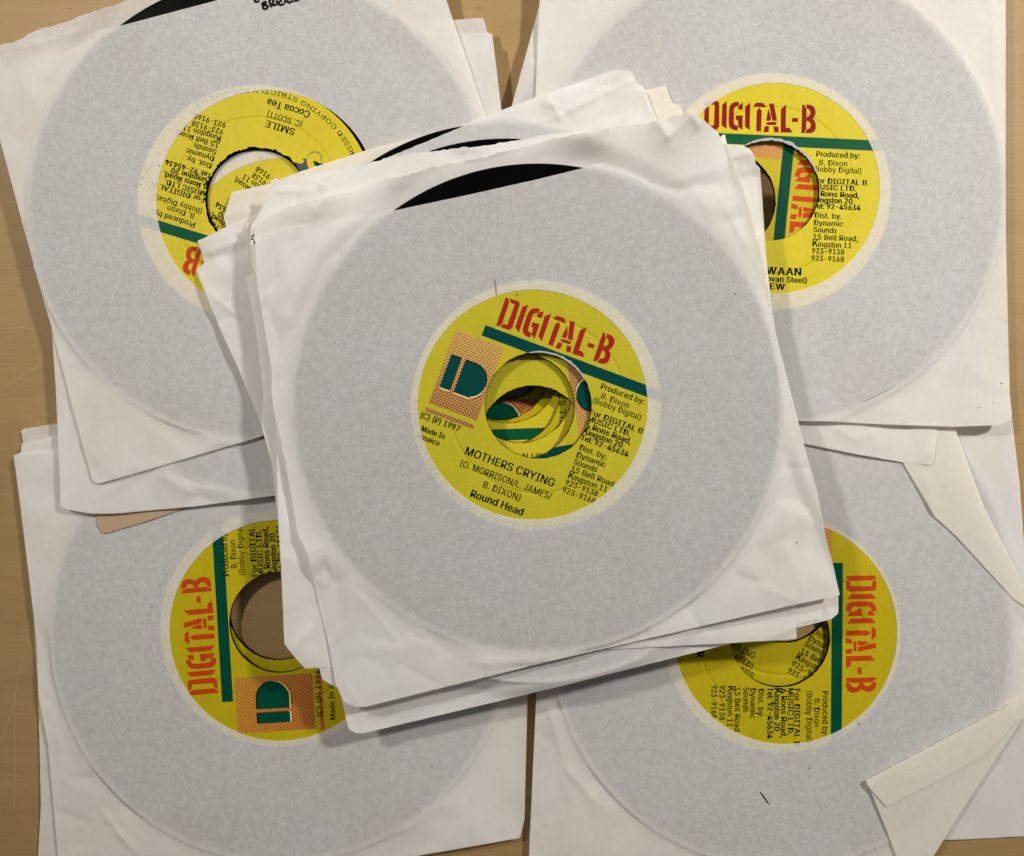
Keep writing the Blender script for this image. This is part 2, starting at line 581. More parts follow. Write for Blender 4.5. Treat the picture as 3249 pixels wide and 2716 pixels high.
        if self.zf is not None and self.rimc is not None:      # rings of vertices follow the record's rim
            rr = np.hypot(G[:, 0] - self.rimc[0], G[:, 1] - self.rimc[1])
            G = G[(rr < 86.3) | (rr > 93.2)]
            R = []
            for q, rad in enumerate((86.9, 87.7, 88.5, 89.15, 89.8, 90.5, 91.4, 92.5)):
                n = int(2 * math.pi * rad / max(1.1, c))
                aa = (np.arange(n) + 0.5 * (q % 2)) * 2 * math.pi / n
                R.append(np.stack([self.rimc[0] + rad * np.cos(aa), self.rimc[1] + rad * np.sin(aa)], 1))
            G = np.concatenate([G] + R)
        keep = in_poly(G, self.poly) & (poly_dist(G, self.poly) > c * 0.35)
        for hp in self.holes:
            keep &= ~in_poly(G, hp) & (poly_dist(G, hp) > c * 0.35)
        G = G[keep]
        loops = [self.poly] + self.holes
        V = []; E = []
        for lp in loops:
            b = len(V)
            V += [tuple(p) for p in lp]
            E += [(b + i, b + (i + 1) % len(lp)) for i in range(len(lp))]
        V += [tuple(p) for p in G]
        vs, es, fs, *_ = delaunay_2d_cdt([Vector(v) for v in V], E, [], 0, 1e-5)
        P = np.array([(v.x, v.y) for v in vs])
        F = np.array([f for f in fs if len(f) == 3])
        cen = P[F].mean(1)
        k = in_poly(cen, self.poly)
        for hp in self.holes: k &= ~in_poly(cen, hp)
        F = F[k]
        # same winding for all
        a = P[F[:, 0]]; b = P[F[:, 1]]; d = P[F[:, 2]]
        cr = (b[:, 0] - a[:, 0]) * (d[:, 1] - a[:, 1]) - (b[:, 1] - a[:, 1]) * (d[:, 0] - a[:, 0])
        F[cr < 0] = F[cr < 0][:, ::-1]
        z = self.h(P)
        self.obj = link_mesh(name, np.column_stack([P, z]), F, mat, parent)
        return self.obj


def ribbon(name, strokes, width, sheet, mat, parent, lift=0.06):
    """flat pen strokes lying on a sheet; strokes and width in px"""
    verts = []; faces = []
    for st in strokes:
        # resample
        pts = []
        for (x0, y0), (x1, y1) in zip(st[:-1], st[1:]):
            k = max(2, int(math.hypot(x1 - x0, y1 - y0) / 3))
            pts += [(x0 + (x1 - x0) * i / k, y0 + (y1 - y0) * i / k) for i in range(k)]
        pts.append(st[-1])
        pa = np.array(pts, float)
        for _ in range(3):
            if len(pa) > 3: pa[1:-1] = (pa[:-2] + 2 * pa[1:-1] + pa[2:]) / 4
        n = len(pa)
        b = len(verts)
        for i in range(n):
            t = pa[min(i + 1, n - 1)] - pa[max(i - 1, 0)]
            t = t / (np.linalg.norm(t) + 1e-9)
            w = width / 2 * (0.55 + 0.45 * min(1, 4 * min(i + 0.3, n - 0.7 - i) / max(n - 1, 1)))
            for sgn in (-1, 1):
                q = pa[i] + sgn * w * np.array((-t[1], t[0]))
                z = sheet.z_at_px(q[0], q[1]) + lift
                x, y = W(q[0], q[1], z)
                verts.append((x, y, z))
            if i:
                faces.append((b + 2 * i - 2, b + 2 * i - 1, b + 2 * i + 1, b + 2 * i))
    return link_mesh(name, verts, faces, mat, parent, smooth=False)


# ------------------------------------------------------------------ label printing
DG = bpy.context.evaluated_depsgraph_get()
_txt = {}
FONT = None
try:
    import os
    _fp = os.path.join(bpy.utils.system_resource('DATAFILES', path='fonts'), 'Inter.woff2')
    FONT = bpy.data.fonts.load(_fp)          # the grotesque that ships inside Blender
except Exception:
    FONT = None


def text_tris(s, bold=0.0):
    key = (s, bold)
    if key in _txt: return _txt[key]
    if s[0] == 'K':                           # its outline does not fill cleanly, so it is drawn here
        ks = [[(0.09, 0), (0.185, 0), (0.185, 0.727), (0.09, 0.727)], [(0.185, 0.24), (0.51, 0.727), (0.625, 0.727), (0.185, 0.10)],
              [(0.29, 0.37), (0.355, 0.45), (0.645, 0), (0.53, 0)]]
        T = [poly_tris(q) for q in ks]
        if len(s) > 1: T.append(text_tris(s[1:], bold) + np.array((0.655, 0.0)))
        _txt[key] = np.concatenate(T)
        return _txt[key]
    cu = bpy.data.curves.new('lettering', 'FONT')
    cu.body = s
    cu.size = 1.0
    cu.resolution_u = 3
    if FONT is not None: cu.font = FONT
    cu.space_character = 1.03
    o = bpy.data.objects.new('lettering', cu)
    COL.objects.link(o)
    DG.update()
    me = o.evaluated_get(DG).to_mesh()
    me.calc_loop_triangles()
    v = np.array([x.co[:2] for x in me.vertices])
    tr = np.array([t.vertices[:] for t in me.loop_triangles])
    T = v[tr]
    o.evaluated_get(DG).to_mesh_clear()
    bpy.data.objects.remove(o)
    bpy.data.curves.remove(cu)
    _txt[key] = T
    return T


_cap = text_tris('H')
CAP = float(_cap[:, :, 1].max() - _cap[:, :, 1].min())


def place_text(s, u0, u1, v, cap, bold=0.0):
    """tris of a line set between u0 and u1 with its baseline at v"""
    T = text_tris(s).copy()
    x0, x1 = T[:, :, 0].min(), T[:, :, 0].max()
    sy = cap / CAP
    sx = sy if u1 is None else (u1 - u0) / (x1 - x0)
    T[:, :, 0] = u0 + (T[:, :, 0] - x0) * sx
    T[:, :, 1] = v + T[:, :, 1] * sy
    if True:                                   # heavier type: the strokes thickened sideways
        w = (bold + 0.006) * cap * 3.0
        T = np.concatenate([T + np.array((q * w, 0.0)) for q in (-1, 0, 1)])
    return T


SERIF = {'G': ([0.93], [0.62]), 'W': ([], [0.06, 0.5, 0.94]), 'A': ([0.08, 0.92], []), 'N': ([0.1], [0.08, 0.92]), 'R': ([0.1, 0.92], [0.08]), 'E': ([0.1], [0.1])}


def serif_line(s, u0, u1, v, cap):
    """capitals with small slabs on the ends of their stems"""
    ws = [float(np.ptp(text_tris(c)[:, :, 0])) for c in s]
    k = (u1 - u0) / (sum(ws) + 0.12 * (len(s) - 1))
    x = u0; out = []
    for c, w in zip(s, ws):
        out.append(place_text(c, x, x + w * k, v, cap, 0.015))
        for ys, fr in ((v, SERIF.get(c, ([], []))[0]), (v + cap * 0.9, SERIF.get(c, ([], []))[1])):
            for f in fr:
                m = x + w * k * f
                out.append(poly_tris([(m - 0.52, ys), (m + 0.52, ys), (m + 0.52, ys + cap * 0.1), (m - 0.52, ys + cap * 0.1)]))
        x += (w + 0.12) * k
    return np.concatenate(out)


def poly_tris(pts):
    pv = [Vector((p[0], p[1], 0)) for p in pts]
    return np.array([[pts[i] for i in t] for t in tessellate_polygon([pv])], float)


def clip_tris(T, keep):
    out = []
    st = [t for t in T]
    while st:
        t = st.pop()
        c = t.mean(0)
        k = [keep(p) for p in t] + [keep(c)]
        e = [np.linalg.norm(t[(i + 1) % 3] - t[i]) for i in range(3)]
        m = max(e)
        if all(k) and m < 12: out.append(t); continue
        if not any(k) and m < 3: continue
        if m < 0.28:
            if k[3]: out.append(t)
            continue
        i = e.index(m)
        a, b, d = t[i], t[(i + 1) % 3], t[(i + 2) % 3]
        mid = (a + b) / 2
        st.append(np.array([a, mid, d])); st.append(np.array([mid, b, d]))
    return np.array(out) if out else np.zeros((0, 3, 2))


def _uvC(p):
    dx, dy = p[0] - 1189.7, p[1] - 1664.8
    c, s = math.cos(math.radians(3.0)), math.sin(math.radians(3.0))
    return ((dx * c + dy * s) / 46.5, -(-dx * s + dy * c) / 46.5)


def _uvE(p):
    dx, dy = p[0] - 720, p[1] - 1786
    c, s = math.cos(math.radians(20.3)), math.sin(math.radians(20.3))
    return ((dx * c + dy * s) / 43.1 - 2.3, -(-dx * s + dy * c) / 43.1 + 0.6)


STENCIL = [[_uvE(p) for p in L] for L in [
    [(240, 135), (285, 150), (295, 210), (185, 545), (135, 580), (92, 570)],
    [(300, 150), (440, 195), (460, 235), (345, 600), (295, 640), (150, 590), (200, 545), (265, 560), (380, 245), (320, 220)],
]] + [[_uvC(p) for p in L] for L in [
    [(455, 90), (445, 580), (360, 515), (372, 150)],
    [(668, 98), (600, 103), (540, 128), (505, 180), (490, 260), (485, 480), (497, 540), (535, 585), (590, 603), (647, 605), (652, 525), (610, 520), (577, 490), (578, 235), (595, 200), (622, 183), (648, 183), (664, 152)],
    [(738, 115), (735, 240), (655, 240), (652, 195), (668, 158)],
    [(610, 345), (735, 342), (728, 600), (655, 545), (648, 430), (610, 420)],
    [(868, 115), (855, 605), (772, 540), (778, 185)],
    [(970, 118), (1095, 122), (1155, 203), (915, 188)],
    [(1028, 205), (1070, 265), (1055, 625), (970, 625), (982, 265)],
    [(1200, 135), (1285, 132), (1340, 440), (1255, 437)],
    [(1185, 220), (1235, 370), (1225, 437), (1148, 437)],
    [(1180, 460), (1315, 460), (1338, 488), (1310, 515), (1170, 513), (1142, 485)],
    [(1125, 532), (1200, 535), (1185, 640), (1100, 638)],
    [(1275, 540), (1360, 543), (1368, 645), (1290, 643)],
    [(1500, 150), (1492, 560), (1565, 568), (1612, 650), (1402, 648), (1410, 235)],
    [(1605, 390), (1715, 395), (1712, 463), (1602, 460)],
    [(1785, 155), (1820, 158), (1862, 230), (1858, 580), (1815, 660), (1770, 660)],
    [(1850, 158), (1930, 160), (1990, 190), (2022, 260), (2020, 320), (1995, 380), (1970, 410), (2005, 445), (2025, 510), (2025, 580), (1990, 640), (1930, 663), (1830, 663), (1870, 590), (1915, 575), (1938, 530), (1930, 490), (1905, 455), (1862, 445), (1865, 372), (1905, 360), (1928, 320), (1925, 270), (1895, 240), (1872, 225)],
]]

CREDITS = [  # text, left, right, baseline, bold
    ('Produced by:', 17.4, 33.9, 13.65, 0.006), ('B. Dixon', 18.7, 29.2, 10.4, 0.0), ('(Bobby Digital)', 16.4, 34.7, 7.9, 0.0),
    ('For DIGITAL B', 16.8, 37.0, 3.5, 0.012), ('MUSIC LTD.', 17.0, 33.0, 1.1, 0.012), ('6 Rons Road,', 17.2, 34.3, -1.4, 0.016),
    ('Kingston 20', 16.9, 31.9, -3.75, 0.016), ('Tel: 92-45634', 17.0, 35.0, -6.1, 0.016),
    ('Dist. by.', 17.9, 28.1, -9.65, 0.006), ('Dynamic', 17.8, 28.7, -12.5, 0.006), ('Sounds', 17.7, 26.4, -15.15, 0.006),
    ('15 Bell Road,', 17.7, 34.6, -17.9, 0.006), ('Kingston 11', 17.6, 32.3, -20.6, 0.006), ('923-9138', 17.5, 29.6, -23.2, 0.008), ('923-9168', 17.4, 29.7, -26.0, 0.008)]

CREDITS2 = [
    ('Produced by:', 20.7, 38.0, 16.6, 0.004), ('B. Dixon', 23.6, 34.3, 13.4, 0.0), ('(Bobby Digital)', 20.7, 40.2, 10.4, 0.0),
    ('For DIGITAL B', 19.9, 41.8, 5.7, 0.012), ('MUSIC LTD.', 19.7, 37.5, 3.2, 0.012), ('6 Rons Road,', 19.9, 38.6, 0.6, 0.014),
    ('Kingston 20', 19.7, 36.0, -2.0, 0.016), ('Tel: 92-45634', 19.4, 39.0, -4.7, 0.016),
    ('Dist. by:', 20.0, 31.0, -8.3, 0.006), ('Dynamic', 19.8, 31.3, -11.3, 0.006), ('Sounds', 19.4, 29.0, -14.0, 0.006),
    ('15 Bell Road', 19.4, 36.3, -17.3, 0.006), ('Kingston 11', 19.0, 34.5, -20.1, 0.006), ('923-9138', 18.8, 32.0, -23.2, 0.008), ('923-9168', 18.8, 31.2, -26.3, 0.008)]


def arc_text(s, r, a0, a1, cap, bold=0.0):
    """letters along the lower rim of a label, from angle a0 to a1 (degrees, v up), tops inward"""
    T = text_tris(s).copy()
    x0, x1 = T[:, :, 0].min(), T[:, :, 0].max()
    A = np.radians(a0 + (a1 - a0) * (T[:, :, 0] - x0) / (x1 - x0))
    R = r - T[:, :, 1] * cap / CAP
    return np.stack([R * np.cos(A), R * np.sin(A)], 2)


def d_shape(u0, u1, v0, v1, k=0.0):
    r = (v1 - v0) / 2
    pts = [(u0, v0), (u0, v1)]
    w = u1 - u0
    for i in range(13):
        a = math.pi / 2 - math.pi * i / 12 * (1 - 0.12)
        pts.append((u1 - 0.62 * w + 0.62 * w * math.cos(a), (v0 + v1) / 2 + r * math.sin(a)))
    pts.append((u0 + w * 0.62, v0))
    return pts


# ------------------------------------------------------------------ records
def ring_mesh(c_in, r_in, c_out, r_out, rings, n=160, jin=None):
    """vertices on rings from the inner circle to the outer one; rings = [(t, z)]"""
    V = []; F = []; U = []
    for i, (t, z) in enumerate(rings):
        cx = c_in[0] + (c_out[0] - c_in[0]) * t; cyy = c_in[1] + (c_out[1] - c_in[1]) * t
        r = r_in + (r_out - r_in) * t
        for k in range(n):
            a = 2 * math.pi * k / n
            rr = r + (jin[k] * (1 - t) ** 8 if jin is not None else 0)
            V.append((cx + rr * math.cos(a), cyy + rr * math.sin(a), z))
            U.append((r, a))
        if i:
            for k in range(n):
                k2 = (k + 1) % n
                F.append(((i - 1) * n + k, i * n + k, i * n + k2, (i - 1) * n + k2))
    return V, F, U


def make_record(label, rim, lab, spin, zb, rot, ink, du=0, dv=0, k=1.0, ddu=0, titles=(), year='1997', show='SBHECTR',
                jag=0.15, hole_r=19.05, panel=None, group='yellow label seven inch records', v2=False, cdu=0.0, cdv=0.0, rim_r=43.4, lab_r=45.0):
    zt = zb + 1.42
    cr = W(rim[0], rim[1], zt); cl = W(lab[0], lab[1], zt); cs = W(spin[0], spin[1], zt)
    root = empty('vinyl_record', cr[0], cr[1], zb + 0.12, label, 'record', group)
    n = 160
    zbot = zb + 0.12
    top = [(0, zbot), (0.003, zt - 0.05), (0.02, zt)]
    for t in (0.15, 0.3, 0.42, 0.47): top.append((t, zt))
    top += [(0.50, zt - 0.12), (0.6, zt - 0.14), (0.75, zt - 0.14), (0.9, zt - 0.14), (0.955, zt - 0.1), (0.97, zt - 0.02), (0.985, zt - 0.03),
            (0.995, zt - 0.2), (1.0, zt - 0.6), (0.99, zbot + 0.15), (0.97, zbot), (0.5, zbot), (0.0, zbot)]
    rs = random.Random(int(rim[0]))
    V, F, U = ring_mesh(cs, hole_r, cr, 87.5, top, n)
    link_mesh('disc', V, F, M['vinyl'], root, uvs=U)
    # paper label
    jn = [abs(vnoise(np.array([q * 0.55]), np.array([rim[0]]), 3)[0]) * jag * 1.3 + abs(vnoise(np.array([q * 0.17]), np.array([rim[0]]), 5)[0]) * jag + rs.uniform(0, jag * 0.3) for q in range(n)]
    zl = zt + 0.03
    rg = [(0, zl), (0.04, zl + 0.0), (0.3, zl), (0.44, zl), (0.47, zl - 0.025), (0.50, zl - 0.025), (0.53, zl), (0.9, zl), (0.985, zl), (1, zl - 0.03)]
    V, F, U = ring_mesh(cs, hole_r + 0.05, cl, lab_r, rg, n, jn)
    I = INKS[ink]
    labo = link_mesh('label', V, F, I['m_yellow'], root, uvs=U)
    # printing: u,v (mm, printing axes) -> world
    th = math.radians(rot)
    co, si = math.cos(th), math.sin(th)

    def to_world(P):
        u, v = P[..., 0] * k + du, P[..., 1] * k + dv
        return np.stack([cs[0] + u * co + v * si, cs[1] - (u * si - v * co)], -1)

    lim = lab_r - 0.15

    def keep(p):
        q = to_world(np.asarray(p))
        return (q[0] - cl[0]) ** 2 + (q[1] - cl[1]) ** 2 < lim * lim and (q[0] - cs[0]) ** 2 + (q[1] - cs[1]) ** 2 > (hole_r + 0.12 + jag * 0.5) ** 2

    def add(name, groups, dz, uv=False):
        """groups: list of (tris, material, extra height)"""
        V = []; F = []; mi = []; mats = []; UV = []
        for T, m, ex in groups:
            T = clip_tris(T, keep)
            if not len(T): continue
            if m not in mats: mats.append(m)
            w = to_world(T)
            for a, b in zip(w, T):
                s0 = len(V)
                pr = [(float(p[0]), float(p[1]), zl + dz + ex) for p in a]
                cross = (pr[1][0] - pr[0][0]) * (pr[2][1] - pr[0][1]) - (pr[1][1] - pr[0][1]) * (pr[2][0] - pr[0][0])
                idx = (0, 1, 2) if cross > 0 else (0, 2, 1)
                V += [pr[i] for i in idx]; UV += [tuple(b[i]) for i in idx]
                F.append((s0, s0 + 1, s0 + 2)); mi.append(mats.index(m))
        if V: link_mesh(name, V, F, mats, labo, mi, UV if uv else None, smooth=False)

    if 'B' in show:
        add('stripe', [(poly_tris([(-27.8, 16.8), (50, 16.8), (50, 20.8), (-27.8, 20.8)]), I['m_green'], 0)], 0.02)
    if 'S' in show:
        add('stencil_lettering', [(poly_tris([(p[0] + ddu, p[1]) for p in L]), I['m_red'], 0) for L in STENCIL], 0.035)
    if 'H' in show:
        u0, u1, v0, v1 = panel or (-37.2, -18.8, -12.5, 15.6)
        add('halftone_panel', [(poly_tris([(u0, v0), (u1, v0), (u1, v1), (u0, v1)]), I['m_dots'], 0),
                               (poly_tris([(u0 - 0.3, v0 - 3.3), (u1 - 0.2, v0 - 3.3), (u1 - 0.2, v0 - 1.8), (u0 - 0.3, v0 - 1.8)]), I['m_dots'], 0)], 0.02, True)
    if 'E' in show:
        if panel: a0, a1, b0, b1, e0, e1 = panel[0] + 3.1, panel[0] + 7.0, panel[0] + 8.3, panel[0] + 18.3, -3.6, 8.0
        else: a0, a1, b0, b1, e0, e1 = -35.6, -31.7, -30.2, -20.1, -5.8, 6.3
        bar = [(a0, e0), (a1, e0), (a1, e1), (a0, e1)]
        D = d_shape(b0, b1, e0, e1)
        sh = lambda P, x, y: [(p[0] + x, p[1] + y) for p in P]
        g = []
        for P in (bar, D):
            g += [(poly_tris(sh(P, 0.25, -0.95)), M['edge_red'], 0), (poly_tris(sh(P, 0.1, -0.6)), M['edge_cream'], 0.012),
                  (poly_tris(sh(P, 0.1, 0.55)), M['ink'], 0.024), (poly_tris(P), I['m_green'], 0.036)]
        add('emblem', g, 0.035)
    if 'C' in show:
        g = []
        un = lambda T, x, y: (T + np.array((x - du, y - dv))) / k      # the type is set apart from the emblem plate
        for s, a, b, v, bo in (CREDITS2 if v2 else CREDITS):
            g.append((un(place_text(s, a, b, v, 2.2 if v2 else 2.05, bo), cdu, cdv), M['print'], 0))
        if year and v2:
            g.append((un(place_text('(C) (P) ' + year, -37.2, -19.2, -14.3, 2.2, 0.006), 0, 0), M['print'], 0))
            g.append((un(place_text('Made In Jamaica', -38.6, -16.5, -19.2, 2.1, 0.006), 0, 0), M['print'], 0))
        elif year:
            g.append((un(place_text('(C) (P) ' + year, -38.2, -23.5, -18.9, 2.2, 0.010), 0, 0), M['print'], 0))
            g.append((un(place_text('Made In', -36.3, -27.6, -23.3, 2.0, 0.012), 0, 0), M['print'], 0))
            g.append((un(place_text('Jamaica', -38.2, -28.6, -26.2, 2.0, 0.012), 0, 0), M['print'], 0))
        add('credit_text', g, 0.05)
    if titles:
        add('title_text', [(((serif_line(*t[1:]) if t[0] is serif_line else place_text(*t)) - np.array((du, dv))) / k, M['print'], 0) for t in titles], 0.05)
    if 'R' in show:
        add('rim_text', [(arc_text('UNAUTHORISED COPYING STRICTLY PROHIBITED', rim_r, 198, 318, 1.75, 0.004), M['print'], 0)], 0.05)
    return root, labo, zl, cs


def torn_ring(labo, cs, zl, r, a0, a1, w, mat, seed):
    """ragged paper fibres left standing along part of the centre hole"""
    rr = random.Random(seed)
    V = []; F = []
    n = int(abs(a1 - a0) / 2)
    for i in range(n + 1):
        a = math.radians(a0 + (a1 - a0) * i / n)
        ww = w * math.sin(math.pi * i / n) ** 0.5
        ri = r - rr.uniform(0.0, 0.5) * ww - 0.05; ro = r + 0.2 + rr.uniform(0.35, 1.0) * ww
        V += [(cs[0] + ri * math.cos(a), cs[1] + ri * math.sin(a), zl + 0.10 + rr.uniform(0, 0.15)),
              (cs[0] + ro * math.cos(a), cs[1] + ro * math.sin(a), zl + 0.10)]
        if i: F.append((2 * i - 2, 2 * i, 2 * i + 1, 2 * i - 1))
    return link_mesh('torn_edge', V, F, mat, labo, smooth=False)


def specks(name, strokes, width, sheet, mat, parent):
    for st in strokes: ribbon(name, [st], width, sheet, mat, parent)


def patch(name, pts_px, z, mat, parent):
    P = [W(p[0], p[1], z) for p in pts_px]
    T = poly_tris(P)
    V = []; F = []
    for t in T:
        b = len(V)
        cr = (t[1][0] - t[0][0]) * (t[2][1] - t[0][1]) - (t[1][1] - t[0][1]) * (t[2][0] - t[0][0])
        o = (0, 1, 2) if cr > 0 else (0, 2, 1)
        V += [(t[i][0], t[i][1], z) for i in o]; F.append((b, b + 1, b + 2))
    return link_mesh(name, V, F, mat, parent, smooth=False)


def make_sleeve(label, mat, zb, rim, front, back, hole, droop=1.0, cell=(2.0, 4.0), jag=(0.3, 0.6), seed=1, fb=(), fc=(), bb=(), bc=(), fh=(), bh=(),
                wr=(0.34, 0.08), pleat=0.45, hole_r=41.3, corner=9, crumple=14, group='paper record sleeves'):
    c = W(rim[0], rim[1], zb)
    root = empty('paper_sleeve', c[0], c[1], zb, label, 'sleeve', group)
    B = Sheet(back, zb, rim, None, None, [(hole[0], hole[1], hole_r - 0.3, 0.05)], droop, bb, bc, bh, wr, 0.0, cell[1], jag[1], seed + 40, 13, corner, None, crumple)
    B.build('back_sheet', mat, root)
    Fs = Sheet(front, zb, rim, zb + 1.62, zb + 0.35, [(hole[0], hole[1], hole_r, 0.05)], droop, fb, fc, fh, wr, pleat, cell[0], jag[0], seed, 13, corner, B, crumple)
    Fs.build('front_sheet', mat, root)
    return root, Fs, B


V2 = dict(k=1.06, dv=2.0)       # the later print run is a little larger and sits higher

class FlatTop:
    def z_at_px(self, px, py): return 0.0


M['scratch'] = plain_mat('pale_scratch', (0.47, 0.325, 0.175), 0.6)
for st, w in (([(0, 1236), (60, 1200), (110, 1166), (150, 1138)], 3.0), ([(0, 1042), (70, 1040), (140, 1046)], 2.2), ([(46, 2232), (48, 2380), (45, 2556)], 2.6),
              ([(0, 2361), (20, 2310), (44, 2236), (64, 2100)], 2.2), ([(0, 2148), (40, 2138), (84, 2121)], 2.2), ([(3225, 150), (3228, 420)], 2.0)):
    ribbon('scratch', [st], w, FlatTop(), M['scratch'], table, 0.03)
ribbon('stain_speck', [[(1521, 24), (1523, 27)]], 4, FlatTop(), M['ink'], table, 0.03)
ribbon('stain_speck', [[(218, 26), (221, 28)]], 4, FlatTop(), M['ink'], table, 0.03)

# ================================================================== lower right pile
make_sleeve('plain white sleeve lowest at the lower right, beside the wood', M['white'], 1.2, (2487, 1882),
            [(1770, 1290), (3190, 1200), (3209, 1315), (3223, 1431), (3235, 1528), (3247, 1720), (3300, 2651), (2992, 2666), (1810, 2690)],
            [(1770, 1270), (3190, 1190), (3209, 1315), (3223, 1431), (3235, 1528), (3249, 1720), (3303, 2651), (2992, 2667), (1810, 2692)],
            (2487, 1882), 0.2, (3.5, 5), seed=61, crumple=0, group='sleeves at the lower right')
make_record('record under the lower right one, letters AILING visible through the hole', (2487, 1882), (2487, 1882), (2487, 1882), 1.2, 29, 'orange',
            titles=[('AILING', -8.3, 2.0, -28.2, 2.6, 0.004), ('PTED)', -4.5, 3.2, -31.9, 2.4, 0.0), ('TTIS', -0.5, 5.2, -35.2, 2.4, 0.004)], year=None, show='C', v2=True, cdu=-2.7)
D1_front = [(1735, 1385), (2500, 1370), (3025, 1356), (3126, 1615), (3170, 1700), (3262, 1880), (3266, 2246), (3055, 2565), (2992, 2667), (2930, 2770), (2925, 2800), (1675, 2800), (1681, 2659), (1701, 2215)]
sD, fD, bD = make_sleeve('cream sleeve at the lower right with both right corners folded over', M['warm'], 4.0, (2480, 2022), D1_front, D1_front,
                         (2492, 2006), 0.5, (1.2, 4), seed=23, fc=[(1740, 2230, 1790, 2430, 0.35, 1.5), (1790, 2430, 1900, 2560, 0.3, 1.5), (1720, 2330, 1860, 2700, -0.3, 5)],
                         hole_r=43.1, corner=0, pleat=0.6, group='sleeves at the lower right')
make_record('record in the lower right sleeve, orange lettering reading downwards', (2480, 2022), (2480, 2011), (2475, 2022), 4.0, 90.4, 'orange', du=0.6, ddu=2.7, v2=True,
            titles=[('R', 5.8, 7.8, -32.0, 2.7, 0.02)], year=None, show='SBHC', panel=(-41.5, -20, -12.0, 16.6), k=1.06, dv=2.0, lab_r=45.8)


class Flap(Sheet):
    """a corner folded over along a line: hinged low at the fold, springing up to its tip"""

    def __init__(self, outline, z0, fold, rise, **kw):
        self.fA = np.array(W(fold[0], fold[1], z0)); self.fB = np.array(W(fold[2], fold[3], z0)); self.rise = rise
        super().__init__(outline, z0, **kw)

    def h(self, P):
        z = super().h(P)
        d = self.fB - self.fA
        n = np.array((-d[1], d[0])) / np.linalg.norm(d)
        q = np.abs((np.asarray(P) - self.fA) @ n)
        return z + self.rise * (1 - np.exp(-q / 4.0)) + self.rise * 0.045 * q


f1 = Flap([(3025, 1340), (3034, 1370), (3126, 1615), (3170, 1700), (3262, 1880), (3270, 1935), (3217, 1900), (3034, 1700), (2967, 1639), (2933, 1581), (2865, 1467), (2800, 1340)],
          5.9, (3034, 1370, 3262, 1880), 0.30, cell=2.5, wrinkle=(0.15, 0.05), seed=31, corner=0, creases=[(2925, 1490, 2960, 1640, 0.35, 1.2)])
f1.build('folded_corner', M['cream'], sD)
f2 = Flap([(3266, 2246), (3055, 2565), (2992, 2667), (2930, 2770), (2880, 2800), (2845, 2716), (2757, 2491), (2745, 2477), (3213, 2230), (3262, 2206)],
          5.1, (3266, 2246, 2962, 2716), 0.85, cell=2.5, wrinkle=(0.12, 0.05), seed=33, corner=0)
f2.build('folded_corner', M['cream'], sD)
f3 = Flap([(2748, 2479), (2754, 2493), (2813, 2560), (2985, 2472), (3124, 2398), (3235, 2280), (3213, 2230)], 5.8, (3266, 2246, 2962, 2716), 0.85, cell=2.0,
          wrinkle=(0.12, 0.05), seed=33, corner=0)
f3.build('glued_seam', M['cream'], sD)
ribbon('pen_mark', [[(2411, 2513), (2422, 2526), (2434, 2545), (2440, 2552)]], 4.5, fD, M['ink'], fD.obj)
specks('pen_mark', [[(2566, 2441), (2570, 2437)], [(2722, 2298), (2727, 2296)]], 6, fD, M['hair'], fD.obj)

# ================================================================== lower left pile
make_sleeve('white sleeve lowest at the lower left, only its left edge showing on the wood', M['white'], 1.4, (886, 1960),
            [(75, 1420), (1600, 1330), (1640, 2600), (140, 2800), (121, 2716), (130, 2554), (122, 2204), (112, 2045)],
            [(67, 1368), (77, 1360), (174, 1345), (1600, 1250), (1640, 2600), (140, 2800), (121, 2716), (130, 2554), (122, 2204), (112, 2045), (74, 1430), (67, 1409), (74, 1404)],
            (886, 1945), 0.0, (3.0, 5), seed=71, crumple=0, group='sleeves at the lower left')
make_record('record under the lower left one, a thin yellow crescent inside its centre hole', (883, 1940), (883, 1938), (883, 1937), 1.4, 40, 'orange', show='SB', year=None, **V2)
B1_front = [(43, 1444), (70, 1437), (900, 1380), (1668, 1290), (1674, 2205), (1664, 2600), (1650, 2659), (1324, 2716), (198, 2860), (184, 2716), (153, 2363), (121, 2204), (118, 2045), (64, 1600)]
sB, fB, bB = make_sleeve('grey white sleeve at the lower left showing an upward reading label', M['warm'], 4.2, (890, 2005), B1_front,
                         [(46, 1444), (67, 1436), (68, 1412), (175, 1380), (900, 1340), (1664, 1270), (1670, 2205), (1660, 2600), (1645, 2656), (1324, 2712), (198, 2860), (186, 2716), (155, 2363), (124, 2204), (120, 2045), (66, 1600)],
                         (888, 2000), 0.4, (1.2, 4), seed=27, fc=[(100, 1960, 200, 2460, -0.2, 3), (320, 2580, 440, 2716, 0.5, 1.6), (1250, 2640, 1420, 2540, 0.3, 3)],
                         hole_r=42.5, pleat=0.6, corner=6, group='sleeves at the lower left')
make_record('record at the lower left, orange lettering reading upwards, bare wood in its hole', (890, 2005), (886, 1992), (888, 1974), 4.2, -93.4, 'orange', ddu=1.4, v2=True, cdu=-1.7, cdv=1.9,
            titles=(), year='1994', show='SBHEC', panel=(-39.5, -19.2, -12.6, 15.8), jag=0.06, k=1.06, dv=2.0, lab_r=45.8, hole_r=19.4)
specks('ink_speck', [[(482, 1924), (483, 1928)], [(476, 1949), (477, 1951)], [(473, 1965), (474, 1967)], [(507, 1856), (509, 1859)], [(1370, 2432), (1371, 2435)]], 5, fB, M['hair'], fB.obj)

